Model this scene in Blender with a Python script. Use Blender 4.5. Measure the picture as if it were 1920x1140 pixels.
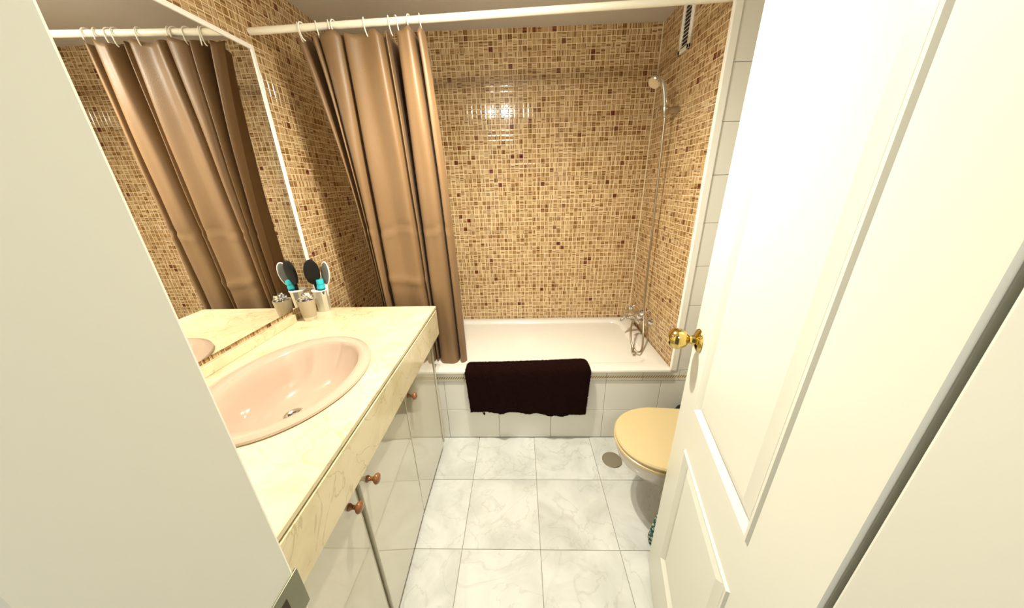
import bpy, bmesh, math, random
from mathutils import Vector, Matrix
random.seed(7)
PI = math.pi
for o in list(bpy.data.objects): bpy.data.objects.remove(o)
C = bpy.context.scene.collection
SC = bpy.context.scene

# ------------------------------------------------------------------ camera
cd = bpy.data.cameras.new('camera'); cam = bpy.data.objects.new('camera', cd); C.objects.link(cam)
cd.sensor_fit = 'HORIZONTAL'; cd.sensor_width = 36; cd.lens = 36 * 580.91 / 1920; cd.clip_start = .02
cam.matrix_world = Matrix(((0.99945, 0.01453, 0.02979, 0.264), (0.02259, 0.35923, -0.93297, -1.4667),
                           (-0.02426, 0.93313, 0.35871, 1.4304), (0, 0, 0, 1)))
SC.camera = cam
# ------------------------------------------------------------------ world, light, exposure
w = bpy.data.worlds.new('world'); SC.world = w; w.use_nodes = True
w.node_tree.nodes['Background'].inputs[0].default_value = (1, .97, .90, 1)
w.node_tree.nodes['Background'].inputs[1].default_value = .05
def lamp(name, kind, loc, energy, color, size=.1, rot=(0, 0, 0), size_y=None):
    l = bpy.data.lights.new(name, kind); l.energy = energy; l.color = color
    if kind == 'AREA':
        l.size = size
        if size_y: l.shape = 'RECTANGLE'; l.size_y = size_y
    else: l.shadow_soft_size = size
    o = bpy.data.objects.new(name, l); o.location = loc; o.rotation_euler = rot; C.objects.link(o); return o
WARM = (1, .94, .80)
LX, LY, LZ = .15, -.42, 2.09
lamp('lamp_bulb_light', 'POINT', (LX, LY, LZ - .03), 3.6, WARM, .02)
lamp('lamp_bulb_light', 'SPOT', (LX, LY, LZ - .035), 34, WARM, .02, (0, 0, 0)).data.spot_size = math.radians(178)
lamp('lamp_bulb_light', 'POINT', (LX - .13, LY, LZ - .03), 1.3, WARM, .02)
lamp('lamp_bulb_light', 'SPOT', (LX - .13, LY, LZ - .035), 12, WARM, .02, (0, 0, 0)).data.spot_size = math.radians(178)
for l_ in bpy.data.lights:
    if l_.type == 'SPOT': l_.spot_blend = 1
lamp('hall_fill_light', 'AREA', (.35, -2.3, 2.25), 9, (1, .97, .90), .35)  # unseen fill added behind the camera to whiten the door jamb
SC.view_settings.view_transform = 'Standard'; SC.view_settings.look = 'None'
SC.view_settings.gamma = 1; SC.view_settings.use_curve_mapping = False
SC.view_settings.exposure = 1.40

# ------------------------------------------------------------------ material helpers
def new_mat(name):
    m = bpy.data.materials.new(name); m.use_nodes = True
    return m, m.node_tree.nodes, m.node_tree.links, m.node_tree.nodes['Principled BSDF']
def plain(name, col, rough=.5, metal=0, bump=0, bscale=40, coat=0, var=.04, spec=.5, sheen=0):
    m, N, L, b = new_mat(name)
    geo = N.new('ShaderNodeNewGeometry')
    n = N.new('ShaderNodeTexNoise'); n.inputs['Scale'].default_value = bscale; n.inputs['Detail'].default_value = 4
    L.new(geo.outputs['Position'], n.inputs['Vector'])
    mx = N.new('ShaderNodeMix'); mx.data_type = 'RGBA'
    mx.inputs[6].default_value = tuple(c * (1 - var) for c in col) + (1,); mx.inputs[7].default_value = tuple(min(1, c * (1 + var)) for c in col) + (1,)
    L.new(n.outputs['Fac'], mx.inputs[0]); L.new(mx.outputs[2], b.inputs['Base Color'])
    b.inputs['Roughness'].default_value = rough; b.inputs['Metallic'].default_value = metal
    b.inputs['Coat Weight'].default_value = coat; b.inputs['Specular IOR Level'].default_value = spec
    b.inputs['Sheen Weight'].default_value = sheen
    if bump:
        bp = N.new('ShaderNodeBump'); bp.inputs['Strength'].default_value = bump; bp.inputs['Distance'].default_value = .004
        L.new(n.outputs['Fac'], bp.inputs['Height']); L.new(bp.outputs['Normal'], b.inputs['Normal'])
    return m
def ramp(N, stops):
    r = N.new('ShaderNodeValToRGB'); e = r.color_ramp.elements
    e[0].position, e[0].color = stops[0][0], tuple(stops[0][1]) + (1,)
    e[1].position, e[1].color = stops[1][0], tuple(stops[1][1]) + (1,)
    for p, c in stops[2:]:
        k = e.new(p); k.color = tuple(c) + (1,)
    return r
def marble(name, base, dark, vein, scale, rough, vw=.03, vstr=.6):
    m, N, L, b = new_mat(name)
    geo = N.new('ShaderNodeNewGeometry'); oi = N.new('ShaderNodeObjectInfo')
    ad = N.new('ShaderNodeVectorMath'); ad.operation = 'MULTIPLY_ADD'
    cx = N.new('ShaderNodeCombineXYZ'); 
    for i in range(3): L.new(oi.outputs['Random'], cx.inputs[i])
    ad.inputs[1].default_value = (7, 11, 5)
    L.new(cx.outputs[0], ad.inputs[0]); L.new(geo.outputs['Position'], ad.inputs[2])
    n1 = N.new('ShaderNodeTexNoise'); n1.inputs['Scale'].default_value = scale; n1.inputs['Detail'].default_value = 7
    n1.inputs['Roughness'].default_value = .62; n1.inputs['Distortion'].default_value = .7
    L.new(ad.outputs[0], n1.inputs['Vector'])
    r1 = ramp(N, [(.35, dark), (.62, base)]); L.new(n1.outputs['Fac'], r1.inputs[0])
    n2 = N.new('ShaderNodeTexNoise'); n2.inputs['Scale'].default_value = scale * .8; n2.inputs['Detail'].default_value = 5
    n2.inputs['Distortion'].default_value = 1.2; L.new(ad.outputs[0], n2.inputs['Vector'])
    s = N.new('ShaderNodeMath'); s.operation = 'SUBTRACT'; s.inputs[1].default_value = .5; L.new(n2.outputs['Fac'], s.inputs[0])
    a = N.new('ShaderNodeMath'); a.operation = 'ABSOLUTE'; L.new(s.outputs[0], a.inputs[0])
    mr = N.new('ShaderNodeMapRange'); mr.inputs[1].default_value = 0; mr.inputs[2].default_value = vw
    mr.inputs[3].default_value = vstr; mr.inputs[4].default_value = 0; L.new(a.outputs[0], mr.inputs[0])
    n3 = N.new('ShaderNodeTexNoise'); n3.inputs['Scale'].default_value = scale * .6; L.new(ad.outputs[0], n3.inputs['Vector'])
    mm = N.new('ShaderNodeMath'); mm.operation = 'MULTIPLY'; L.new(mr.outputs[0], mm.inputs[0]); L.new(n3.outputs['Fac'], mm.inputs[1])
    mx = N.new('ShaderNodeMix'); mx.data_type = 'RGBA'; mx.inputs[7].default_value = tuple(vein) + (1,)
    L.new(mm.outputs[0], mx.inputs[0]); L.new(r1.outputs[0], mx.inputs[6]); L.new(mx.outputs[2], b.inputs['Base Color'])
    b.inputs['Roughness'].default_value = rough
    return m
def mosaic_mat():
    m, N, L, b = new_mat('glazed_mosaic')
    uv = N.new('ShaderNodeUVMap'); oi = N.new('ShaderNodeObjectInfo')
    cx = N.new('ShaderNodeCombineXYZ'); L.new(oi.outputs['Random'], cx.inputs[0]); L.new(oi.outputs['Random'], cx.inputs[2])
    fl = N.new('ShaderNodeVectorMath'); fl.operation = 'FLOOR'; L.new(uv.outputs[0], fl.inputs[0])
    sc = N.new('ShaderNodeVectorMath'); sc.operation = 'MULTIPLY_ADD'; sc.inputs[1].default_value = (137.3, 1, 91.7)
    L.new(cx.outputs[0], sc.inputs[0]); L.new(fl.outputs[0], sc.inputs[2])
    wn = N.new('ShaderNodeTexWhiteNoise'); wn.noise_dimensions = '3D'; L.new(sc.outputs[0], wn.inputs['Vector'])
    sep = N.new('ShaderNodeSeparateColor'); L.new(wn.outputs['Color'], sep.inputs[0])
    base = ramp(N, [(0, (.48, .335, .175)), (.5, (.44, .29, .14)), (.87, (.34, .20, .08)), (.965, (.25, .13, .042)), (.988, (.17, .065, .02)), (1, (.12, .02, .01))])
    base.color_ramp.interpolation = 'LINEAR'; L.new(sep.outputs[0], base.inputs[0])
    fr = N.new('ShaderNodeVectorMath'); fr.operation = 'FRACTION'; L.new(uv.outputs[0], fr.inputs[0])
    sx = N.new('ShaderNodeSeparateXYZ'); L.new(fr.outputs[0], sx.inputs[0])
    gt = N.new('ShaderNodeMath'); gt.operation = 'GREATER_THAN'; gt.inputs[1].default_value = .55; L.new(sep.outputs[1], gt.inputs[0])
    pick = N.new('ShaderNodeMix'); pick.data_type = 'FLOAT'
    L.new(gt.outputs[0], pick.inputs[0]); L.new(sx.outputs[0], pick.inputs[2]); L.new(sx.outputs[1], pick.inputs[3])
    # stripes: 1-D noise along picked axis, seeded per chip
    cs = N.new('ShaderNodeMath'); cs.operation = 'MULTIPLY_ADD'; cs.inputs[1].default_value = 97.; L.new(sep.outputs[2], cs.inputs[0]); L.new(pick.outputs[0], cs.inputs[2])
    st = N.new('ShaderNodeTexNoise'); st.noise_dimensions = '1D'; st.inputs['Scale'].default_value = 3.2; st.inputs['Detail'].default_value = 1
    L.new(cs.outputs[0], st.inputs['W'])
    rs = ramp(N, [(.38, (.52, .42, .32)), (.50, (1.08, 1.06, 1.02)), (.60, (1.32, 1.36, 1.42))]); L.new(st.outputs['Fac'], rs.inputs[0])
    mu = N.new('ShaderNodeMix'); mu.data_type = 'RGBA'; mu.blend_type = 'MULTIPLY'; mu.inputs[0].default_value = 1
    L.new(base.outputs[0], mu.inputs[6]); L.new(rs.outputs[0], mu.inputs[7]); L.new(mu.outputs[2], b.inputs['Base Color'])
    b.inputs['Roughness'].default_value = .10
    return m
M = {}
M['chip'] = mosaic_mat()
M['grout'] = plain('cream_glazed_groove', (.84, .69, .44), .12)
M['ceiling'] = plain('ceiling_paint', (.66, .61, .54), .9, bump=.05)
M['white_tile'] = plain('white_wall_tile', (.80, .78, .70), .12, var=.02, bscale=5)
M['tile_grout'] = plain('tile_grout', (.42, .38, .30), .9)
M['floor_grout'] = plain('floor_grout', (.30, .27, .22), .9)
M['floor_tile'] = marble('marbled_floor_tile', (.69, .70, .66), (.55, .56, .52), (.38, .35, .29), 5, .09, vw=.015, vstr=.55)
M['cream_marble'] = marble('cream_marble', (.72, .63, .42), (.61, .52, .31), (.34, .23, .10), 7, .14, vw=.012, vstr=.85)
M['tub'] = plain('bath_enamel', (.76, .73, .65), .12, var=.01, bscale=3, coat=.3)
M['basin'] = plain('pink_beige_porcelain', (.50, .375, .285), .08, var=.01, bscale=3, coat=.4)
M['toilet'] = plain('toilet_porcelain', (.66, .59, .53), .10, var=.01, bscale=3)
M['lid'] = plain('beige_lid', (.60, .475, .25), .25, var=.01, bscale=6)
M['paint'] = plain('white_door_paint', (.73, .73, .64), .32, var=.01, bscale=6)
M['wallpaint'] = plain('white_wall_paint', (.85, .85, .82), .8, var=.02)
M['gloss'] = plain('cream_gloss_lacquer', (.58, .53, .385), .05, var=.015, bscale=4, coat=1, spec=.9)
M['gloss'].node_tree.nodes['Principled BSDF'].inputs['Coat IOR'].default_value = 1.8
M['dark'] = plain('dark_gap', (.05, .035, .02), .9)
M['chrome'] = plain('chrome', (.75, .74, .72), .12, 1, var=.01)
M['satin'] = plain('satin_steel', (.52, .47, .38), .3, 1, var=.03)
M['brass'] = plain('polished_brass', (.66, .50, .17), .12, 1, var=.02)
M['bronze'] = plain('strike_metal', (.24, .24, .17), .35, .8, var=.1)
M['wood'] = plain('varnished_wood_knob', (.23, .085, .02), .2, var=.35, bscale=60, coat=.4)
M['rod'] = plain('white_rod_enamel', (.92, .88, .74), .25, var=.01)
M['ring'] = plain('white_plastic', (.92, .90, .82), .3, var=.01)
M['curtain'] = plain('brown_satin_curtain', (.20, .115, .050), .45, bump=.15, bscale=300, var=.06, sheen=.05)
M['towel'] = plain('dark_brown_terry', (.011, .0022, .0012), 1, bump=.9, bscale=420, var=.5, spec=.1)
M['mirror'] = plain('mirror_silver', (.92, .92, .90), .01, 1, var=0)
M['black'] = plain('black_plastic', (.006, .0055, .005), .45, spec=.25)
M['teal'] = plain('turquoise_plastic', (.03, .50, .60), .3)
M['teal_dark'] = plain('dark_teal_plastic', (.01, .10, .14), .3)
M['cup'] = plain('taupe_cup', (.42, .34, .23), .35, var=.03)
M['silver'] = plain('silver_cup', (.66, .63, .54), .28, .6, var=.03)
M['greypad'] = plain('grey_abrasive_pad', (.13, .125, .11), .9, bump=.6, bscale=500, var=.35)
M['foil'] = plain('silver_foil', (.8, .8, .8), .12, 1)
M['beige_line'] = plain('bead', (.9, .85, .7), .4)
def listello_mat():
    m, N, L, b = new_mat('rope_pattern_trim')
    uv = N.new('ShaderNodeUVMap'); sx = N.new('ShaderNodeSeparateXYZ'); L.new(uv.outputs[0], sx.inputs[0])
    a = N.new('ShaderNodeMath'); a.operation = 'MULTIPLY_ADD'; a.inputs[1].default_value = 15; L.new(sx.outputs[0], a.inputs[0])
    v = N.new('ShaderNodeMath'); v.operation = 'MULTIPLY'; v.inputs[1].default_value = -3.4; L.new(sx.outputs[1], v.inputs[0]); L.new(v.outputs[0], a.inputs[2])
    f = N.new('ShaderNodeMath'); f.operation = 'FRACT'; L.new(a.outputs[0], f.inputs[0])
    r = ramp(N, [(.0, (.16, .08, .02)), (.35, (.42, .26, .09)), (.55, (.80, .72, .52)), (.92, (.80, .72, .52))]); L.new(f.outputs[0], r.inputs[0])
    # band mask
    d = N.new('ShaderNodeMath'); d.operation = 'SUBTRACT'; d.inputs[1].default_value = .40; L.new(sx.outputs[1], d.inputs[0])
    ab = N.new('ShaderNodeMath'); ab.operation = 'ABSOLUTE'; L.new(d.outputs[0], ab.inputs[0])
    lt = N.new('ShaderNodeMath'); lt.operation = 'LESS_THAN'; lt.inputs[1].default_value = .12; L.new(ab.outputs[0], lt.inputs[0])
    mx = N.new('ShaderNodeMix'); mx.data_type = 'RGBA'; mx.inputs[6].default_value = (.80, .78, .68, 1)
    L.new(lt.outputs[0], mx.inputs[0]); L.new(r.outputs[0], mx.inputs[7]); L.new(mx.outputs[2], b.inputs['Base Color'])
    b.inputs['Roughness'].default_value = .15
    return m
M['listello'] = listello_mat()
def floral_mat():
    m, N, L, b = new_mat('green_floral_cloth')
    tc = N.new('ShaderNodeTexCoord'); vo = N.new('ShaderNodeTexVoronoi'); vo.inputs['Scale'].default_value = 90
    L.new(tc.outputs['Object'], vo.inputs['Vector'])
    r = ramp(N, [(.30, (.62, .66, .55)), (.48, (.008, .06, .045))]); L.new(vo.outputs['Distance'], r.inputs[0])
    L.new(r.outputs[0], b.inputs['Base Color']); b.inputs['Roughness'].default_value = .9
    return m
M['floral'] = floral_mat()

# ------------------------------------------------------------------ mesh helpers
def link(name, bm, mats, parent=None, smooth=False, ang=None):
    me = bpy.data.meshes.new(name); bmesh.ops.recalc_face_normals(bm, faces=bm.faces[:]) if bm.faces else None
    bm.to_mesh(me); bm.free()
    for m in (mats if isinstance(mats, (list, tuple)) else [mats]): me.materials.append(m)
    o = bpy.data.objects.new(name, me); C.objects.link(o)
    if parent: o.parent = parent
    if smooth:
        me.shade_smooth()
        if ang is not None: me.set_sharp_from_angle(angle=ang)
    return o
def tag(o, label=None, cat=None, group=None, kind=None):
    if label: o['label'] = label
    if cat: o['category'] = cat
    if group: o['group'] = group
    if kind: o['kind'] = kind
    return o
def empty(name, label=None, cat=None, loc=(0, 0, 0), group=None, kind=None):
    o = bpy.data.objects.new(name, None); o.empty_display_size = .05; o.location = loc; C.objects.link(o)
    return tag(o, label, cat, group, kind)
def box(bm, x0, y0, z0, x1, y1, z1, bev=0, seg=2):
    r = bmesh.ops.create_cube(bm, size=1)
    for v in r['verts']:
        v.co = Vector(((x0 + x1) / 2 + v.co.x * (x1 - x0), (y0 + y1) / 2 + v.co.y * (y1 - y0), (z0 + z1) / 2 + v.co.z * (z1 - z0)))
    if bev:
        es = list({e for v in r['verts'] for e in v.link_edges})
        bmesh.ops.bevel(bm, geom=es, offset=bev, segments=seg, profile=.5, affect='EDGES')
def loft(bm, loops, cap0=True, cap1=True, closed=True):
    rs = [[bm.verts.new(p) for p in l] for l in loops]
    n = len(rs[0])
    for a, b in zip(rs, rs[1:]):
        for i in range(n if closed else n - 1):
            j = (i + 1) % n
            bm.faces.new((a[i], a[j], b[j], b[i]))
    if cap0: bm.faces.new(rs[0])
    if cap1: bm.faces.new(rs[-1])
    return rs
def lathe(bm, prof, origin, axis=(0, 0, 1), n=32):
    ax = Vector(axis).normalized(); t = Vector((1, 0, 0)) if abs(ax.x) < .9 else Vector((0, 1, 0))
    u = ax.cross(t).normalized(); v = ax.cross(u); o = Vector(origin)
    loops = []
    for r, h in prof:
        loops.append([o + ax * h + (u * math.cos(2 * PI * i / n) + v * math.sin(2 * PI * i / n)) * max(r, 1e-4) for i in range(n)])
    loft(bm, loops)
def catmull(pts, k=8, closed=False):
    P = [Vector(p) for p in pts]; out = []
    n = len(P)
    for i in range(n - 1):
        p0 = P[i - 1] if i else P[0] * 2 - P[1]; p1 = P[i]; p2 = P[i + 1]; p3 = P[i + 2] if i + 2 < n else P[-1] * 2 - P[-2]
        for j in range(k):
            t = j / k
            out.append(.5 * ((2 * p1) + (p2 - p0) * t + (2 * p0 - 5 * p1 + 4 * p2 - p3) * t * t + (3 * p1 - p0 - 3 * p2 + p3) * t ** 3))
    out.append(P[-1]); return out
def tube(bm, pts, r, n=10, k=8, smooth=True):
    P = catmull(pts, k) if smooth else [Vector(p) for p in pts]
    R = r if callable(r) else (lambda t: r)
    T = (P[1] - P[0]).normalized(); U = T.orthogonal().normalized(); loops = []
    for i, p in enumerate(P):
        t = (P[min(i + 1, len(P) - 1)] - P[max(i - 1, 0)]).normalized()
        U = (U - t * U.dot(t)).normalized(); V = t.cross(U)
        rr = R(i / (len(P) - 1))
        loops.append([p + (U * math.cos(2 * PI * a / n) + V * math.sin(2 * PI * a / n)) * rr for a in range(n)])
    loft(bm, loops)
def mesh_obj(name, fn, mat, parent=None, smooth=True, ang=.7):
    bm = bmesh.new(); fn(bm); return link(name, bm, mat, parent, smooth, ang)
def bx(name, a, b, mat, parent=None, bev=.0015):
    bm = bmesh.new(); box(bm, *a, *b, bev=bev); return link(name, bm, mat, parent)

# ------------------------------------------------------------------ dimensions
XL, XR, XW, D, ZC = -.79, 1.074, 1.36, .70, 2.249     # left wall, shower wall, far right wall, back wall, ceiling
YF, YO, JX, DX = -1.25, -1.37, -.003, .617            # doorway wall inner/outer face, left jamb, right jamb
CH = .333 / 12; T = .33; RIM = .484

# ------------------------------------------------------------------ mosaic panels (large tiles moulded as small mosaic)
_pc = {}
def panel_mesh(w, h, u0, v0):
    """panel in local (u right, v up, n out); u0,v0 chip offsets of the crop"""
    key = (round(w, 4), round(h, 4), round(u0, 3), round(v0, 3))
    if key in _pc: return _pc[key]
    bm = bmesh.new(); uvl = bm.loops.layers.uv.new('UVMap')
    g = .0013; e = .0009
    def quad(ps, uvs, mi):
        f = bm.faces.new([bm.verts.new(p) for p in ps]); f.material_index = mi
        for l, q in zip(f.loops, uvs): l[uvl].uv = q
    b0 = .0006
    z = [(0,0), (1,0), (1,1), (0,1)]
    quad([(b0, b0, 0), (w - b0, b0, 0), (w - b0, h - b0, 0), (b0, h - b0, 0)], z, 1)
    for (p, q) in (((b0, b0), (w-b0, b0)), ((w-b0, b0), (w-b0, h-b0)), ((w-b0, h-b0), (b0, h-b0)), ((b0, h-b0), (b0, b0))):
        quad([(p[0], p[1], 0), (p[0], p[1], -.006), (q[0], q[1], -.006), (q[0], q[1], 0)], z, 1)
    for i in range(-1, int(w / CH) + 2):
        for j in range(-1, int(h / CH) + 2):
            x0, x1 = (i - u0) * CH + g, (i + 1 - u0) * CH - g; y0, y1 = (j - v0) * CH + g, (j + 1 - v0) * CH - g
            x0, y0, x1, y1 = max(x0, .0014), max(y0, .0014), min(x1, w - .0014), min(y1, h - .0014)
            if x1 - x0 < .005 or y1 - y0 < .005: continue
            U = lambda x, y: (x / CH + u0 + 30, y / CH + v0 + 30)
            t = .0009
            a = [(x0, y0), (x1, y0), (x1, y1), (x0, y1)]; bq = [(x0 + e, y0 + e), (x1 - e, y0 + e), (x1 - e, y1 - e), (x0 + e, y1 - e)]
            e2 = e + .0042; cq = [(x0 + e2, y0 + e2), (x1 - e2, y0 + e2), (x1 - e2, y1 - e2), (x0 + e2, y1 - e2)]
            if x1 - x0 < .012 or y1 - y0 < .012: cq = bq
            quad([(*p, t + .00035) for p in cq], [U(*p) for p in cq], 0)
            if cq is not bq:
                for k in range(4):
                    m = (k + 1) % 4
                    quad([(*bq[k], t), (*bq[m], t), (*cq[m], t + .00035), (*cq[k], t + .00035)], [U(*bq[k]), U(*bq[m]), U(*cq[m]), U(*cq[k])], 0)
            for k in range(4):
                m = (k + 1) % 4
                quad([(*a[k], 0.0001), (*a[m], 0.0001), (*bq[m], t), (*bq[k], t)], [U(*bq[k]), U(*bq[m]), U(*bq[m]), U(*bq[k])], 0)
    me = bpy.data.meshes.new('tile'); bm.to_mesh(me); bm.free()
    me.materials.append(M['chip']); me.materials.append(M['grout']); _pc[key] = me
    return me
def splits(a, b, org, step):
    k = math.ceil((a - org) / step - 1e-6); s = [a]
    while org + k * step < b - .012:
        if org + k * step > a + .012: s.append(org + k * step)
        k += 1
    return s + [b]
def panels(parent, origin, du, dn, u_range, v_range, uo, vo):
    """origin + du*u + z*v; normal dn"""
    du = Vector(du); dn = Vector(dn); dv = Vector((0, 0, 1))
    us = splits(*u_range, uo, 21 * CH); vs = splits(*v_range, vo, 12 * CH)
    for ua, ub in zip(us, us[1:]):
        for va, vb in zip(vs, vs[1:]):
            me = panel_mesh(ub - ua, vb - va, ((ua - uo) / CH) % 1, ((va - vo) / CH) % 1)
            o = bpy.data.objects.new('tile', me); C.objects.link(o); o.parent = parent
            p = Vector(origin) + du * ua + dv * va
            o.matrix_world = Matrix(((du.x, dv.x, dn.x, p.x), (du.y, dv.y, dn.y, p.y), (du.z, dv.z, dn.z, p.z), (0, 0, 0, 1)))
ZJ = .807 - .333 * 3
def wall(name, a, b, mat, label=None):
    o = bx(name, a, b, mat, bev=0); return tag(o, label, None, None, 'structure')
grp = 'structure'
wb = wall('wall_back', (XL - .1, D + .006, -.05), (XR + .3, D + .1, ZC), M['grout'], 'back wall above the bath in tan and brown mosaic tile')
panels(wb, (0, D, 0), (1, 0, 0), (0, -1, 0), (XL, XR), (.45, ZC), .513, ZJ)
wl = wall('wall_left', (XL - .1, YO, -.05), (XL - .006, D + .006, ZC), M['grout'], 'left wall in tan mosaic tile behind curtain and mirror')
panels(wl, (XL, 0, 0), (0, 1, 0), (1, 0, 0), (YF, D), (.45, ZC), .115, ZJ)
ws = wall('wall_alcove', (XR + .006, .008, -.05), (XW + .1, D + .006, ZC), M['grout'], 'shower wall in tan mosaic tile at right end of the bath')
panels(ws, (XR, D, 0), (0, -1, 0), (-1, 0, 0), (0, D), (.45, ZC), 0, ZJ)
# white corner bead at the front edge of the shower wall (leans a little, as in the photograph)
def bead(bm):
    loft(bm, [[(1.071 - t * .016 + dx, dy, .468 + t * (ZC - .468)) for dx, dy in ((0, -.004), (0, .010), (.002, .014), (.03, .014), (.03, -.006), (.003, -.006))] for t in (0, .35, .7, 1)])
tag(mesh_obj('trim_1', bead, M['ring'], None, False), 'white corner bead running up the edge of the mosaic shower wall', kind='structure')
wr = wall('wall_right', (XW, YO, -.05), (XW + .1, .008, ZC), M['white_tile'], 'right wall of white tiles behind toilet and door')
for k in range(5):
    for j in range(11):
        z0, z1 = j * .2027, min((j + 1) * .2027, ZC); y0 = -.25 * (k + 1); y1 = y0 + .25
        bm = bmesh.new(); box(bm, XW - .006, y0 + .001, z0 + .001, XW + .001, y1 - .001, z1 - .001, .0008, 1); link('tile', bm, M['white_tile'], wr)

# apron wall and the white tiled wall face above it
wa = wall('wall_apron', (XL, .006, -.05), (XW, .045, .466), M['tile_grout'], 'white tiled apron under the bath with rope pattern border')
def wt(x0, x1, z0, z1, parent, mat='white_tile', y=0, uv=False):
    bm = bmesh.new(); box(bm, x0 + .0011, y, z0 + .0011, x1 - .0011, y + .008, z1 - .0011, .0010, 1)
    if uv:
        l = bm.loops.layers.uv.new('UVMap')
        for f in bm.faces:
            for q in f.loops: q[l].uv = ((q.vert.co.x - x0) / (x1 - x0), (q.vert.co.z - z0) / (z1 - z0))
    return link('tile', bm, M[mat], parent)
for r, (z0, z1) in enumerate(((0, .203), (.203, .400))):
    xs = splits(XL, XW, -.18, .3035)
    for x0, x1 in zip(xs, xs[1:]): wt(x0, x1, z0, z1, wa)
xs = splits(XL, XW, .730, .198)
for x0, x1 in zip(xs, xs[1:]):
    wt(x0, x1, .400, .466, wa, 'listello', -.001, True)
wf = wall('wall_right_return', (XR + .004, .006, .452), (XW, .0079, ZC), M['white_tile'], 'narrow white tiled wall face right of the shower wall')
zs = splits(.467, ZC, .844, .2015)
for z0, z1 in zip(zs, zs[1:]): wt(XR + .003, XW, z0, z1, wf, y=-.001)

# floor
fl = wall('floor', (XL, YO - .2, -.06), (XW, .0, -.003), M['floor_grout'], 'pale marbled square tile floor')
xs = splits(XL, XW, 0, T); ys = splits(YO - .2, 0, -.2918, T)
for x0, x1 in zip(xs, xs[1:]):
    for y0, y1 in zip(ys, ys[1:]):
        bm = bmesh.new(); box(bm, x0 + .0011, y0 + .0011, -.008, x1 - .0011, y1 - .0011, 0, .0010, 1); link('tile', bm, M['floor_tile'], fl)
wall('ceiling', (XL - .1, YO, ZC), (XW + .1, D + .1, ZC + .1), M['ceiling'], 'plain off white ceiling')

# doorway wall with jambs and architrave
wd = wall('wall_front', (XL - .1, YO, 0), (JX - .02, YF, ZC), M['wallpaint'], 'white painted wall beside the doorway')
bx('wall_section', (DX + .02, YO, 0), (XW + .1, YF, ZC), M['wallpaint'], wd, 0)
bx('wall_section', (JX - .02, YO, 2.06), (DX + .02, YF, ZC), M['wallpaint'], wd, 0)
tf = empty('trim_2', 'white painted door frame around the doorway', kind='structure')
bx('jamb', (JX - .02, YO - .012, 0), (JX, YF, 2.04), M['paint'], tf, .003)
bx('jamb', (DX, YO - .012, 0), (DX + .02, YF + .0, 2.04), M['paint'], tf, .003)
bx('head_jamb', (JX - .02, YO - .012, 2.04), (DX + .02, YF + .006, 2.06), M['paint'], tf, .003)
bx('architrave', (JX - .09, YF, 0), (JX - .012, YF + .0035, 2.1), M['paint'], tf, .001)
sp = bx('strike_plate', (JX - .001, -1.300, .960), (JX + .002, YF + .0035, 1.022), M['bronze'], tf, .0008)
bx('latch_hole', (JX + .0012, -1.294, .966), (JX + .0024, -1.269, 1.008), M['dark'], sp, .0003)

# ------------------------------------------------------------------ bathroom door (opened inwards)
P0 = Vector((.76, -.66, 0)); S = Vector((-.244, -.97, 0)).normalized(); NN = Vector((-.97, .244, 0)).normalized(); DW, DH, DT = .60, 2.02, .036
dm = Matrix(((S.x, 0, NN.x, P0.x), (S.y, 0, NN.y, P0.y), (0, 1, 0, .008), (0, 0, 0, 1)))   # local (s, z, n)
door = empty('door_1', 'white panelled bathroom door standing open at right, with brass knob', kind='structure')
def dl(name, fn, mat, parent=door, smooth=False):
    bm = bmesh.new(); fn(bm)
    for v in bm.verts: v.co = dm @ v.co
    return link(name, bm, mat, parent, smooth, .6)
PN = [(.115, .465, .215, .700), (.115, .465, .835, 1.86)]
def slab(bm):
    box(bm, 0, 0, -DT, DW, DH, -.006, .002, 1)
    # face frame with openings for the panels
    xs = [0, .115, .465, DW]; zs = [0, .215, .700, .835, 1.86, DH]
    for i in range(3):
        for j in range(5):
            if i == 1 and j in (1, 3): continue
            box(bm, xs[i], zs[j], -.006, xs[i + 1], zs[j + 1], 0)
    bmesh.ops.remove_doubles(bm, verts=bm.verts[:], dist=1e-5)
dl('door_leaf', slab, M['paint'])
for (a, b, z0, z1) in PN:
    def fld(bm):
        def rect(i, n): return [(a + i, z0 + i, n), (b - i, z0 + i, n), (b - i, z1 - i, n), (a + i, z1 - i, n)]
        loft(bm, [rect(0, 0), rect(.004, .0045), rect(.010, .0045), rect(.024, -.006), rect(.028, -.006), rect(.05, .0), rect(.055, .0)], cap0=False, cap1=True)
    dl('door_panel', fld, M['paint'])
kc = dm @ Vector((.040, 1.012, 0))
kb = empty('doorknob'); kb.parent = door
mesh_obj('rose', lambda bm: lathe(bm, [(.001, 0), (.0315, 0), (.0325, .002), (.031, .005), (.022, .010), (.014, .013), (.012, .02), (.001, .02)], kc, NN), M['brass'], kb)
mesh_obj('knob', lambda bm: lathe(bm, [(.011, .015), (.0115, .026), (.016, .030), (.0235, .036), (.0280, .046), (.0290, .056), (.0270, .066), (.021, .074), (.012, .078), (.001, .079)], kc, NN), M['brass'], kb)

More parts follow.
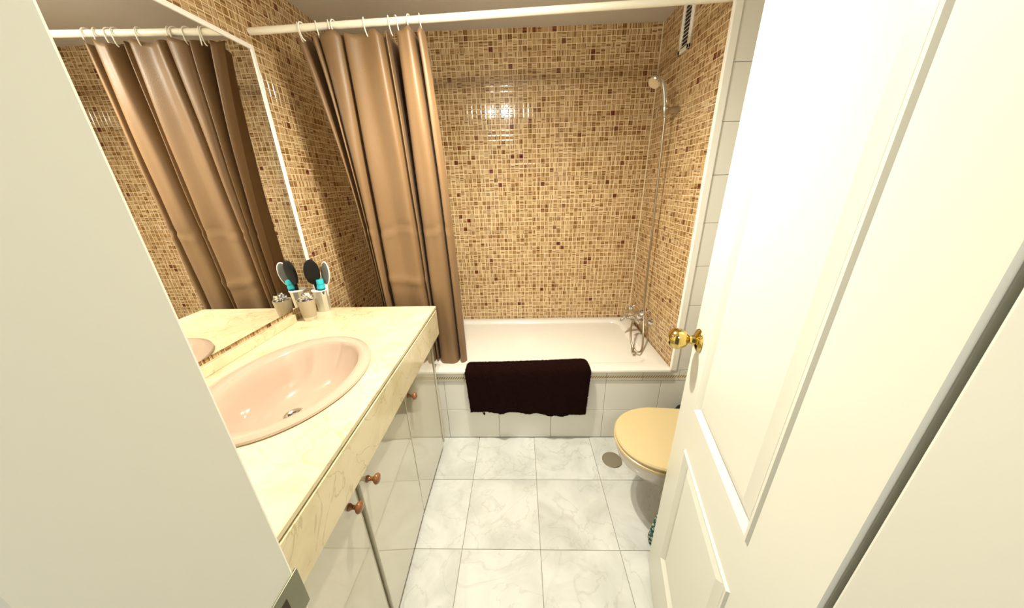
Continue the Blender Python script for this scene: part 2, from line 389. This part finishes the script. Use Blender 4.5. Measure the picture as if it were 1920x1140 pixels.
# ------------------------------------------------------------------ bathtub
def rrect(x0, y0, x1, y1, r, z, k=8):
    pts = []
    for cx, cy, a in ((x1 - r, y1 - r, 0), (x0 + r, y1 - r, PI / 2), (x0 + r, y0 + r, PI), (x1 - r, y0 + r, 3 * PI / 2)):
        for i in range(k + 1):
            t = a + PI / 2 * i / k; pts.append(Vector((cx + r * math.cos(t), cy + r * math.sin(t), z)))
    return pts
def tubm(bm):
    X0, X1, Y0, Y1 = XL + .002, XR - .003, -.022, D - .002
    L = [rrect(X0 + .02, Y0 + .02, X1 - .02, Y1 - .02, .01, .468), rrect(X0, Y0, X1, Y1, .012, .468), rrect(X0, Y0, X1, Y1, .014, RIM - .006), rrect(X0 + .002, Y0 + .002, X1 - .002, Y1 - .002, .014, RIM - .002),
         rrect(X0 + .006, Y0 + .006, X1 - .006, Y1 - .006, .014, RIM)]
    ix0, ix1, iy0, iy1 = -.70, .985, .052, .648
    for d, z, r, ex in ((0, 0, .10, 0), (.006, -.002, .10, 0), (.012, -.008, .10, .004), (.018, -.02, .10, .02), (.03, -.10, .10, .07), (.045, -.22, .10, .13), (.06, -.32, .10, .17), (.085, -.365, .10, .21), (.13, -.385, .10, .26)):
        L.append(rrect(ix0 + d + ex * 1.2, iy0 + d, ix1 - d - ex * .4, iy1 - d, r * .65, RIM + z))
    loft(bm, L, cap0=True, cap1=True)
tub = tag(mesh_obj('bathtub', tubm, M['tub'], None, True, .9), 'cream white enamel bathtub built in behind white tiles', 'bathtub')

# ------------------------------------------------------------------ curtain rod, rings, curtain
RODZ = lambda x: 2.035 + .022 * x
mesh_rod = mesh_obj('shower_rod', lambda bm: tube(bm, [(XL + .002, .03, RODZ(XL)), (XR - .002, .03, RODZ(XR))], .0125, 20, smooth=False), M['rod'])
tag(mesh_rod, 'long white shower curtain rod spanning the bath under the ceiling', 'curtain rod')
K = [(-.628, -.496, .085), (-.608, -.492, .05), (-.588, -.488, .06), (-.572, -.484, .17), (-.548, -.478, .17), (-.543, -.475, .05), (-.525, -.472, .035), (-.518, -.468, .10), (-.51, -.466, .035), (-.46, -.458, .02),
     (-.425, -.447, .045), (-.420, -.440, .12), (-.41, -.417, .03), (-.35, -.34, .045), (-.285, -.262, .03), (-.262, -.243, .07), (-.247, -.229, .045), (-.246, -.228, .20), (-.214, -.218, .20),
     (-.205, -.212, .045), (-.175, -.165, .018), (-.143, -.111, .035), (-.140, -.109, .18), (-.129, -.101, .18), (-.124, -.096, .04), (-.11, -.078, .025), (-.095, -.060, .05)]
def curtm(bm):
    top = catmull([(a, y - .03, 0) for a, b, y in K], 7); bot = catmull([(b, y + .052, 0) for a, b, y in K], 7)
    nv = 90; rows = []
    Z0, Z1 = 2.008, .39
    for j in range(nv + 1):
        t = j / nv; row = []
        e = 1 - (1 - t) ** 2.9
        for i, (a, b) in enumerate(zip(top, bot)):
            fx = a.x + (b.x - a.x) * e; fy = a.y + (b.y - a.y) * min(1, t * 1.1)
            sag = .016 * abs(math.sin(i / 7 * PI / 2.3)) * max(0, 1 - t * 14)
            z = Z0 - sag + (Z1 - Z0) * t
            # packing creases across the cloth
            cz = 1.225 + .012 * math.sin(i * .35)
            d = z - cz; fy += -.006 * math.exp(-(d / .010) ** 2) * (.4 + .6 * math.sin(i * .23) ** 2) + .004 * math.exp(-((d - .02) / .014) ** 2)
            d2 = z - (.985 + .02 * math.sin(i * .11)); 
            if 82 < i < 112: fy += -.009 * math.exp(-(d2 / .018) ** 2)
            fy += .0025 * math.sin(z * 9 + i * .21) * math.sin(z * 4.3 + i * .07)
            row.append(bm.verts.new((fx, fy + .016, z)))
        rows.append(row)
    for a, b in zip(rows, rows[1:]):
        for i in range(len(a) - 1): bm.faces.new((a[i], a[i + 1], b[i + 1], b[i]))
cur = mesh_obj('shower_curtain', curtm, M['curtain'], None, True, 3)
sm = cur.modifiers.new('thickness', 'SOLIDIFY'); sm.thickness = .0012; sm.offset = 0
tag(cur, 'brown satin shower curtain bunched at the left of the bath', 'shower curtain')
ring0 = None
for k, (x, tl) in enumerate([(-.592, .5), (-.575, -.3), (-.520, .6), (-.470, .5), (-.448, -.2), (-.328, .2), (-.232, .25), (-.205, .6), (-.152, -.2), (-.112, .3)]):
    if ring0 is None:
        pts = []
        for i in range(15):
            a = math.radians(60 + i * 290 / 14); pts.append((0, math.cos(a) * .0165, math.sin(a) * .0175 + .0))
        pts += [(.0, .012, -.020), (0, .006, -.034), (0, .002, -.044), (0, .005, -.05)] if False else [(.001, .0155, -.006)]
        def hook(bm):
            P = [(0, .0165 * math.cos(math.radians(a)), .0175 * math.sin(math.radians(a))) for a in range(-20, 200, 20)]
            P += [(.001, -.0165, -.014), (.003, -.0145, -.028), (.006, -.010, -.040), (.009, -.004, -.044)]
            tube(bm, P, lambda t: .0022, 8, 3)
        r = mesh_obj('curtain_ring', hook, M['ring']); ring0 = r
    else:
        r = ring0.copy(); C.objects.link(r)
    r.location = (x, .03, RODZ(x)); r.rotation_euler = (0, 0, tl)
    tag(r, ['Leftmost', 'Second', 'Third', 'Fourth', 'Fifth', 'Middle', 'Fourth from right', 'Third from right', 'Next to last', 'Rightmost'][k].lower() + ' white plastic hook ring of the brown curtain on the rod', 'curtain ring', 'hook rings along the shower rod')

# ------------------------------------------------------------------ towel over the rim
def towm(bm):
    X0, X1 = -.045, .630; nx, path = 90, []
    prof = [(.100, .40), (.090, .45), (.074, .480), (.060, .492), (.04, .4975), (.0, .4985), (-.02, .496), (-.035, .485), (-.041, .455), (-.045, .42), (-.045, .35), (-.044, .29), (-.043, .22)]
    P = catmull([(0, a, b) for a, b in prof], 5); rows = []
    rnd = random.Random(3)
    for j, p in enumerate(P):
        row = []; t = j / (len(P) - 1)
        for i in range(nx + 1):
            u = i / nx; x = X0 + (X1 - X0) * u
            drop = max(0, t - .55) / .45
            x += (.012 * (1 - u) * drop - .010 * u * drop) + .018 * (u - .5) * (1 - drop) * .6
            y = p.y; z = p.z
            y -= drop * (.016 * math.exp(-((u - .24 - .05 * drop) / .03) ** 2) + .012 * math.exp(-((u - .38 + .12 * drop) / .03) ** 2) +   .014 * math.exp(-((u - .66 - .03 * drop) / .035) ** 2) + .008 * math.exp(-((u - .82) / .06) ** 2) + .006 * math.sin(u * 22) ** 2)
            z += .006 * math.sin(u * 3 + 4) * (1 - drop) + drop * (.010 * math.sin(u * 5.5 + .3) - .008 * u + .004 * math.sin(u * 23))
            z += .008 * u * (1 - drop) - .030 * (1 - drop) * (max(0, (u - .955) / .045) ** 2 + max(0, (.035 - u) / .035) ** 2 * .5)
            y += rnd.uniform(-.0014, .0014); z += rnd.uniform(-.0014, .0014); x += rnd.uniform(-.001, .001)
            row.append(bm.verts.new((x, y, z)))
        rows.append(row)
    for a, b in zip(rows, rows[1:]):
        for i in range(nx): bm.faces.new((a[i], a[i + 1], b[i + 1], b[i]))
tw = mesh_obj('bath_towel', towm, M['towel'], None, True, 3)
s = tw.modifiers.new('thickness', 'SOLIDIFY'); s.thickness = .008; s.offset = 0
sb = tw.modifiers.new('sub', 'SUBSURF'); sb.levels = 1; sb.render_levels = 1
tg = bpy.data.textures.new('terry', 'CLOUDS'); tg.noise_scale = .006
dsp = tw.modifiers.new('terry', 'DISPLACE'); dsp.texture = tg; dsp.strength = .006; dsp.texture_coords = 'GLOBAL'
tag(tw, 'dark brown terry towel hung over the front rim of the bathtub', 'towel')
def pile(bm):
    dg = bpy.context.evaluated_depsgraph_get(); ev = tw.evaluated_get(dg); me = ev.to_mesh(); rn = random.Random(5)
    ps = list(me.polygons)
    for k in range(26000):
        f = ps[rn.randrange(len(ps))]; c = f.center + Vector((rn.uniform(-1, 1), rn.uniform(-1, 1), rn.uniform(-1, 1))) * .002; n = f.normal
        d = (n + Vector((rn.uniform(-1, 1), rn.uniform(-1, 1), rn.uniform(-1.2, .6))) * .7).normalized(); h = rn.uniform(.003, .0055)
        t = d.orthogonal().normalized() * .0007
        a = bm.verts.new(c - t); b = bm.verts.new(c + t); e = bm.verts.new(c + d * h); bm.faces.new((a, b, e))
    ev.to_mesh_clear()
tag(mesh_obj('terry_pile', pile, M['towel'], tw, False), None, None, None, 'stuff')
lp = mesh_obj('hanging_loop', lambda bm: tube(bm, [(.036, -.043, .235), (.038, -.045, .222), (.044, -.046, .211), (.047, -.045, .213), (.044, -.044, .225)], .003, 6, 4), M['towel'], tw)

# ------------------------------------------------------------------ shower: bracket, handset, hose, mixer
sb_ = empty('shower_handset', 'chrome hand shower on a wall bracket with long hose', 'shower', (1.0, .36, 1.75))
def at(o): return o
def part(name, fn, mat, root, smooth=True, ang=.7):
    bm = bmesh.new(); fn(bm); 
    loc = Vector(root.location)
    for v in bm.verts: v.co -= loc
    return link(name, bm, mat, root, smooth, ang)
part('bracket', lambda bm: (lathe(bm, [(.001, 0), (.019, 0), (.020, .004), (.018, .012), (.0155, .03), (.014, .055), (.001, .055)], (XR - .001, .372, 1.765), (-1, -.05, -.05), 24)), M['satin'], sb_)
part('holder', lambda bm: lathe(bm, [(.001, -.02), (.013, -.02), (.0165, -.016), (.0175, .016), (.015, .022), (.001, .022)], (1.006, .366, 1.760), (-.12, 0, 1), 20), M['satin'], sb_)
part('handle', lambda bm: tube(bm, [(1.008, .366, 1.735), (1.004, .365, 1.765), (.999, .364, 1.80), (.988, .363, 1.85), (.972, .362, 1.887), (.955, .360, 1.903)], lambda t: .0088 + .0035 * math.sin(t * PI), 14), M['chrome'], sb_)
part('shower_head', lambda bm: lathe(bm, [(.001, .026), (.012, .023), (.022, .012), (.030, -.004), (.0315, -.014), (.028, -.018), (.001, -.018)], (.936, .352, 1.888), (.62, .30, .72), 28), M['chrome'], sb_)
part('hose', lambda bm: tube(bm, [(1.009, .366, 1.73), (1.011, .366, 1.68), (1.016, .366, 1.50), (1.022, .364, 1.2), (1.027, .36, .9), (1.026, .34, .70), (1.015, .28, .585), (.985, .19, .510), (.957, .15, .4935), (.930, .165, .500), (.922, .205, .530), (.935, .27, .575), (.960, .33, .596)], .0058, 10), M['satin'], sb_)
fx = empty('bath_mixer', 'chrome two-handle bath mixer tap on the mosaic shower wall', 'tap', (1.0, .40, .61))
for y in (.325, .475):
    part('escutcheon', lambda bm, y=y: lathe(bm, [(.001, 0), (.030, 0), (.031, .003), (.022, .012), (.012, .018), (.011, .06), (.001, .06)], (XR - .001, y, .615), (-1, 0, 0), 24), M['chrome'], fx)
part('mixer_body', lambda bm: lathe(bm, [(.001, -.105), (.012, -.105), (.014, -.09), (.021, -.08), (.021, -.05), (.015, -.042), (.017, 0), (.015, .042), (.021, .05), (.021, .08), (.014, .09), (.012, .105), (.001, .105)], (1.004, .40, .615), (0, 1, 0), 20), M['chrome'], fx)
def cross(bm, c, ax):
    c = Vector(c); ax = Vector(ax).normalized()
    lathe(bm, [(.001, 0), (.010, 0), (.012, .012), (.013, .018), (.009, .028), (.001, .03)], c, ax, 16)
    u = ax.orthogonal().normalized(); v = ax.cross(u)
    for d in (u + v, u - v, -u - v, v - u):
        d = d.normalized()
        lathe(bm, [(.001, .004), (.005, .006), (.004, .018), (.0068, .024), (.0068, .030), (.003, .034), (.001, .0345)], c + ax * .016, d, 12)
part('cross_handle', lambda bm: cross(bm, (.998, .325, .634), (-.35, 0, 1)), M['chrome'], fx)
part('cross_handle', lambda bm: cross(bm, (.998, .475, .634), (-.35, 0, 1)), M['chrome'], fx)
part('spout', lambda bm: tube(bm, [(1.0, .40, .612), (.97, .395, .612), (.935, .388, .610), (.915, .385, .603), (.908, .384, .590)], lambda t: .012 - .003 * t, 14), M['chrome'], fx)
part('diverter_outlet', lambda bm: lathe(bm, [(.001, 0), (.009, 0), (.009, .025), (.011, .026), (.011, .036), (.001, .036)], (.968, .345, .614), (-.1, -.1, -1), 14), M['chrome'], fx)
part('diverter_handle', lambda bm: cross(bm, (.945, .39, .612), (-1, 0, .5)), M['chrome'], fx)
part('hose_coupling', lambda bm: tube(bm, [(.925, .190, .520), (.921, .170, .505), (.915, .14, .492)], .0085, 12), M['satin'], sb_)

# ------------------------------------------------------------------ vent
vt = empty('air_vent', 'white slatted ventilation grille high on the shower wall', 'vent', (XR, .397, 2.12))
VY0, VY1, VZ0, VZ1 = .342, .450, 2.012, 2.240
part('vent_frame', lambda bm: [box(bm, XR - .010, a, b, XR, c, d, .002, 1) for a, b, c, d in ((VY0, VZ0, VY0 + .02, VZ1), (VY1 - .02, VZ0, VY1, VZ1), (VY0, VZ0, VY1, VZ0 + .02), (VY0, VZ1 - .02, VY1, VZ1))], M['ring'], vt, False)
part('vent_recess', lambda bm: box(bm, XR - .002, VY0 + .015, VZ0 + .015, XR - .0003, VY1 - .015, VZ1 - .015), M['dark'], vt, False)
for k in range(12):
    z = VZ0 + .028 + k * .0158
    part('slat', lambda bm, z=z: loft(bm, [[(XR - .009, y, z - .004), (XR - .0085, y, z - .0015), (XR - .002, y, z + .005), (XR - .0025, y, z + .0025)] for y in (VY0 + .018, VY1 - .018)]), M['ring'], vt, False)

# ------------------------------------------------------------------ vanity cabinet
VX = -.200; CT = .866; CF = -.170
vc = empty('vanity_cabinet', 'cream lacquered vanity cabinet with wooden knobs under the marble top', 'cabinet', (-.5, -.62, 0))
part('cabinet_body', lambda bm: [box(bm, *q) for q in ((XL + .004, -1.245, .06, VX - .022, -.030, .07), (XL + .004, -1.245, .07, XL + .02, -.030, .60), (XL + .02, -1.245, .06, VX - .022, -1.229, .72), (XL + .02, -.046, .06, VX - .022, -.030, .72))], M['gloss'], vc, False)
part('plinth', lambda bm: box(bm, XL + .004, -1.245, 0, VX - .045, -.030, .06), M['dark'], vc, False)
part('filler_strip', lambda bm: (box(bm, VX - .034, -.040, .0, VX - .012, -.0245, .712, .0015, 1), box(bm, VX - .028, -.036, .0, VX - .008, -.0285, .71, .003, 1)), M['gloss'], vc, False)
def knob(bm, c):
    lathe(bm, [(.001, 0), (.0095, 0), (.010, .003), (.0065, .008), (.0055, .015), (.008, .020), (.0145, .025), (.016, .029), (.014, .034), (.007, .037), (.001, .0375)], c, (1, 0, 0), 20)
for y0, y1, ky, rot in ((-.473, -.092, -.442, 0), (-.857, -.477, -.820, 1.6), (-1.243, -.861, -.905, 0)):
    d = empty('door'); d.parent = vc; hy = y1 if rot else y0
    bm = bmesh.new(); box(bm, -.018, y0 + .0008 - hy, .028, 0, y1 - .0008 - hy, .716, .0018, 2)
    p = link('door_panel', bm, M['gloss'], d)
    bm = bmesh.new(); knob(bm, (0, ky - hy, .645)); kk = link('knob', bm, M['wood'], d, True, .8)
    d.location = Vector((VX, hy, 0)) - Vector(vc.location); d.rotation_euler = (0, 0, math.radians(-rot) if False else math.radians(rot))

# marble worktop with oval cut-out
BC = Vector((-.475, -.645, 0))
wt_ = empty('marble_worktop', 'cream marble vanity worktop with polished front fascia', 'worktop', (-.48, -.62, CT))
def topm(bm):
    x0, x1, y0, y1 = XL + .001, CF, -1.246, -.010; n = 72
    A = sorted(set([2 * PI * i / n for i in range(n)] + [math.atan2(c[1] - BC.y, c[0] - BC.x) % (2 * PI) for c in ((x0, y0), (x1, y0), (x1, y1), (x0, y1))]))
    def ell(a, z): return Vector((BC.x + .200 * math.cos(a), BC.y + .255 * math.sin(a), z))
    def rec(a, z, d=0):
        c, s_ = math.cos(a), math.sin(a); t = min(((x1 - d - BC.x) / c if c > 0 else (x0 + d - BC.x) / c) if abs(c) > 1e-9 else 9, ((y1 - d - BC.y) / s_ if s_ > 0 else (y0 + d - BC.y) / s_) if abs(s_) > 1e-9 else 9)
        return Vector((BC.x + c * t, BC.y + s_ * t, z))
    L = [[ell(a, CT - .02) for a in A], [ell(a, CT) for a in A], [rec(a, CT, .002) for a in A], [rec(a, CT - .002) for a in A], [rec(a, CT - .013) for a in A], [rec(a, CT - .013, .02) for a in A], [ell(a, CT - .02) for a in A]]
    loft(bm, L, False, False); bmesh.ops.remove_doubles(bm, verts=bm.verts[:], dist=1e-6)
part('slab', topm, M['cream_marble'], wt_, False)
part('fascia', lambda bm: box(bm, CF - .019, -1.246, .710, CF + .001, -.012, CT - .0205, .0015, 1), M['cream_marble'], wt_, False)
part('backsplash', lambda bm: box(bm, XL + .001, -1.246, CT, XL + .022, -.185, CT + .036, .0015, 1), M['cream_marble'], wt_, False)
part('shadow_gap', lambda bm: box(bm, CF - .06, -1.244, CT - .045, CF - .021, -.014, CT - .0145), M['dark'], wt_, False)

# basin
bs = empty('washbasin', 'oval pinkish beige porcelain washbasin set into the marble worktop', 'washbasin', (BC.x, BC.y, CT))
def basm(bm):
    n = 64
    def e(cx, cy, a, b, z): return [(cx + a * math.cos(2 * PI * i / n), cy + b * math.sin(2 * PI * i / n), z) for i in range(n)]
    x, y = BC.x, BC.y
    L = [e(x, y, .222, .283, CT + .0006), e(x, y, .226, .287, CT + .004), e(x, y, .224, .285, CT + .010), e(x, y, .214, .275, CT + .015), e(x + .004, y, .200, .262, CT + .017), e(x + .012, y, .178, .245, CT + .014),
         e(x + .013, y, .172, .239, CT + .009), e(x + .014, y, .166, .233, CT - .002), e(x + .014, y, .160, .226, CT - .018), e(x + .012, y, .152, .216, CT - .035), e(x + .004, y, .136, .190, CT - .08), e(x - .008, y, .108, .150, CT - .115), e(x - .02, y, .07, .095, CT - .134), e(x - .028, y, .030, .030, CT - .140)]
    loft(bm, L, False, True)
    L2 = [e(x, y, .222, .283, CT + .0006), e(x, y, .192, .246, CT + .0006), e(x, y, .190, .244, CT - .02), e(x + .004, y, .165, .22, CT - .09), e(x - .02, y, .08, .10, CT - .15)]
    loft(bm, L2, False, True)
part('bowl', basm, M['basin'], bs)
DC = (BC.x - .028, BC.y, CT - .1395)
dr = part('drain', lambda bm: lathe(bm, [(.001, 0), (.031, 0), (.032, .002), (.030, .0045), (.024, .0045), (.020, .001), (.001, .0008)], DC, (0, 0, 1), 32), M['satin'], bs)
dk = part('drain_hole', lambda bm: lathe(bm, [(.001, .0009), (.0195, .0009), (.0195, .0012), (.001, .0012)], DC, (0, 0, 1), 24), M['dark'], bs)
def grate(bm):
    for a in (0, PI / 2): 
        c, s_ = math.cos(a) * .02, math.sin(a) * .02
        tube(bm, [(DC[0] - c, DC[1] - s_, DC[2] + .0028), (DC[0] + c, DC[1] + s_, DC[2] + .0028)], .0022, 6, smooth=False)
    lathe(bm, [(.001, .001), (.006, .001), (.006, .0045), (.001, .005)], DC, (0, 0, 1), 12)
part('drain_grate', grate, M['satin'], bs)

# ------------------------------------------------------------------ mirror
mi = empty('wall_mirror', 'wide wall mirror with thin white edge over the vanity', 'mirror', (XL, -.6, 1.4))
part('mirror_glass', lambda bm: box(bm, XL + .002, -1.245, .922, XL + .012, -.004, 1.95, .0), M['mirror'], mi, False)
part('mirror_frame', lambda bm: [box(bm, *q, bev=.001, seg=1) for q in ((XL + .001, -.004, .915, XL + .016, .012, 1.966), (XL + .001, -1.246, 1.95, XL + .016, -.004, 1.966))], M['ring'], mi, False)

# ------------------------------------------------------------------ things on the worktop
c1 = empty('tumbler', 'taupe tumbler with pale base ring holding crumpled silver foil', 'tumbler', (-.722, -.158, CT))
part('cup', lambda bm: lathe(bm, [(.001, .018), (.029, .018), (.0365, .098), (.0345, .098), (.027, .022), (.001, .022)], (-.722, -.158, CT), n=36), M['cup'], c1)
part('base_ring', lambda bm: lathe(bm, [(.001, 0), (.0265, 0), (.0275, .002), (.029, .018), (.001, .018)], (-.722, -.158, CT), n=36), M['silver'], c1)
rnd = random.Random(11)
def foil(bm):
    r = bmesh.ops.create_icosphere(bm, subdivisions=3, radius=1)
    for v in r['verts']:
        k = .55 + rnd.random() * .6
        v.co = Vector((v.co.x * .029 * k, v.co.y * .029 * k, v.co.z * .030 * k)) + Vector((-.718, -.158, CT + .100))
foil_ = mesh_obj('silver_wrapping', foil, M['foil'], None, False)
tag(foil_, 'crumpled shiny silver wrapping poking out of the taupe tumbler', 'wrapping')
c2 = empty('tumbler', 'faceted silver tumbler holding hairbrushes beside the mirror', 'tumbler', (-.722, -.045, CT))
part('cup', lambda bm: lathe(bm, [(.001, 0), (.029, 0), (.036, .108), (.034, .108), (.0275, .004), (.001, .004)], (-.722, -.045, CT), n=10), M['silver'], c2, False)
part('rim', lambda bm: lathe(bm, [(.034, .106), (.0372, .106), (.0375, .110), (.034, .111)], (-.722, -.045, CT), n=32), M['ring'], c2)
def oval(bm, c, ax, wd, a, b, th, n=28):
    """flattened oval pad: long axis ax, width dir wd"""
    c = Vector(c); ax = Vector(ax).normalized(); wd = (Vector(wd) - ax * Vector(wd).dot(ax)).normalized(); nn = ax.cross(wd)
    L = []
    for k, h in ((.001, -th), (.6, -th), (.93, -th * .6), (1, 0), (.93, th * .6), (.6, th), (.001, th)):
        L.append([c + (ax * a * math.cos(2 * PI * i / n) + wd * b * math.sin(2 * PI * i / n)) * k + nn * h for i in range(n)])
    loft(bm, L)
# black oval brush
hb = empty('hairbrush', 'black oval hairbrush standing in the silver tumbler', 'hairbrush', (-.724, -.05, CT + .01))
ba = Vector((-.01, -.028, 1))
B0 = Vector((-.718, -.045, CT + .008))
part('handle', lambda bm: tube(bm, [B0, B0 + Vector((-.008, -.006, .06)), B0 + Vector((-.012, -.012, .14))], .007, 12), M['black'], hb)
part('brush_head', lambda bm: oval(bm, B0 + Vector((-.009, -.018, .193)), (.10, -.03, 1), (1, .35, 0), .062, .034, .011), M['black'], hb)
def bris(bm):
    for i in range(60):
        a, r = rnd.random() * 2 * PI, math.sqrt(rnd.random())
        p = B0 + Vector((-.009 + .030 * r * math.cos(a), -.018, .193 + .054 * r * math.sin(a)))
        q = p + Vector((.006, .026, .002)); 
        tube(bm, [p, q], .0006, 4, smooth=False)
bo = part('bristles', bris, M['black'], hb); bo['kind'] = 'stuff'
# grey paddle file with white rim
pf = empty('foot_file', 'oval grey foot file with white rim standing in the silver tumbler', 'foot file', (-.700, -.040, CT + .02))
F0 = Vector((-.706, -.040, CT + .012)); fa = Vector((.16, .0, 1)).normalized()
part('handle', lambda bm: tube(bm, [F0, F0 + fa * .06, F0 + fa * .125], lambda t: .005 + .003 * t, 12), M['ring'], pf)
part('file_body', lambda bm: oval(bm, F0 + fa * .178, fa, (1, -.35, 0), .060, .028, .0040), M['ring'], pf)
part('abrasive_pad', lambda bm: oval(bm, F0 + fa * .178 + Vector((-.0005, -.0028, 0)), fa, (1, -.35, 0), .055, .024, .0036), M['greypad'], pf)
# turquoise bottle
tb = empty('bottle', 'small bottle with turquoise cap and dark teal body in the silver tumbler', 'bottle', (-.724, -.062, CT + .03))
T0 = Vector((-.717, -.050, CT + .010)); ta = Vector((.10, -.055, 1)).normalized()
part('body', lambda bm: lathe(bm, [(.001, 0), (.014, 0), (.0155, .004), (.0175, .10), (.0175, .112), (.001, .112)], T0, ta, 24), M['teal_dark'], tb)
part('neck', lambda bm: lathe(bm, [(.001, .112), (.0180, .112), (.0155, .132), (.001, .132)], T0, ta, 24), M['teal'], tb)
part('cap', lambda bm: lathe(bm, [(.001, .1335), (.0155, .1335), (.0158, .150), (.0145, .154), (.001, .155)], T0, ta, 24), M['teal'], tb)

# ------------------------------------------------------------------ toilet
TC = -.425
tl = empty('toilet', 'pinkish white toilet with closed beige lid, half hidden by the door', 'toilet', (1.0, TC, 0))
def dsec(xf, xb, hw, z, n=40, fr=.205):
    pts = []; xc = xf + fr
    for i in range(n + 1):
        a = PI / 2 + PI * i / n; pts.append((xc + fr * math.cos(a) * 1.0, TC + hw * math.copysign(abs(math.sin(a)) ** .92, math.sin(a)), z))
    pts += [(xb, TC - hw * .9, z), (xb, TC + hw * .9, z)]
    return pts
part('lid', lambda bm: loft(bm, [dsec(.668, 1.085, .172, .405), dsec(.662, 1.088, .180, .408), dsec(.661, 1.089, .181, .416), dsec(.666, 1.087, .177, .4225), dsec(.70, 1.07, .15, .4255, fr=.19)]), M['lid'], tl)
part('seat', lambda bm: loft(bm, [dsec(.668, 1.085, .173, .384), dsec(.661, 1.088, .181, .387), dsec(.661, 1.088, .181, .397), dsec(.668, 1.085, .174, .402)]), M['lid'], tl)
part('bowl', lambda bm: loft(bm, [dsec(.672, 1.12, .170, .382), dsec(.668, 1.12, .174, .374), dsec(.670, 1.12, .172, .355), dsec(.682, 1.12, .162, .32), dsec(.722, 1.12, .142, .275, fr=.18), dsec(.79, 1.12, .115, .23, fr=.14), dsec(.87, 1.12, .095, .18, fr=.10), dsec(.915, 1.13, .090, .10, fr=.09), dsec(.92, 1.13, .090, .04, fr=.09), dsec(.91, 1.135, .097, .0, fr=.09)]), M['toilet'], tl)
part('cistern', lambda bm: box(bm, 1.15, TC - .18, .38, 1.340, TC + .18, .76, .025, 4), M['toilet'], tl)
part('cistern_shelf', lambda bm: box(bm, 1.05, TC - .12, .18, 1.32, TC + .12, .385, .03, 4), M['toilet'], tl)
part('cistern_lid', lambda bm: box(bm, 1.14, TC - .19, .757, 1.347, TC + .19, .785, .01, 3), M['toilet'], tl)
part('flush_button', lambda bm: lathe(bm, [(.001, 0), (.02, 0), (.02, .006), (.001, .007)], (1.245, TC, .784)), M['chrome'], tl)
for s_ in (-1, 1): part('hinge', lambda bm, s_=s_: box(bm, 1.075, TC + s_ * .08 - .02, .384, 1.105, TC + s_ * .08 + .02, .412, .005, 2), M['lid'], tl)

# floor drain cover
fd = tag(mesh_obj('drain_cover', lambda bm: lathe(bm, [(.001, .0), (.052, .0), (.053, .002), (.051, .0045), (.001, .0055)], (.752, -.168, .0003), n=40), M['satin']), 'round steel drain cover on the floor left of the toilet', 'drain cover')
# black bin behind toilet
def binm(bm): lathe(bm, [(.001, 0), (.058, 0), (.062, .01), (.066, .22), (.067, .235), (.06, .26), (.035, .282), (.001, .288)], (1.163, -.085, 0), n=32)
bn = tag(mesh_obj('brush_holder', binm, M['black']), 'rounded black holder standing against the bath apron behind the toilet', 'toilet brush')
# floral cloth bag
def bagm(bm):
    L = []
    for j, (z, r, dx, dy) in enumerate(((0, .052, 0, 0), (.004, .066, 0, 0), (.03, .074, 0, 0), (.08, .072, 0, -.002), (.15, .063, -.004, -.008), (.22, .053, -.008, -.016), (.29, .043, -.013, -.026), (.35, .034, -.018, -.034), (.40, .024, -.014, -.042), (.43, .012, -.010, -.046), (.45, .018, -.010, -.046))):
        L.append([(.856 + dx + math.cos(2 * PI * i / 40) * r * (1 + .05 * math.sin(7 * 2 * PI * i / 40 + j * .3)), -.603 + dy + math.sin(2 * PI * i / 40) * r * .72 * (1 + .05 * math.sin(7 * 2 * PI * i / 40)), z) for i in range(40)])
    loft(bm, L)
tag(mesh_obj('cloth_bag', bagm, M['floral'], None, True, 3), 'green and white floral cloth bag on the floor behind the open door', 'bag')

# ------------------------------------------------------------------ ceiling lamp (out of frame, lights the room)
cl = empty('ceiling_lamp', 'two-bulb ceiling lamp above the doorway side of the room', 'lamp', (LX - .095, LY, ZC))
part('lamp_plate', lambda bm: box(bm, LX - .20, LY - .03, ZC - .02, LX + .07, LY + .03, ZC - .001, .004, 2), M['ring'], cl)
for x in (LX, LX - .13): part('lamp_stem', lambda bm, x=x: lathe(bm, [(.001, 0), (.012, 0), (.012, .09), (.02, .095), (.02, .135), (.001, .135)], (x, LY, ZC - .018), (0, 0, -1), 16), M['ring'], cl)
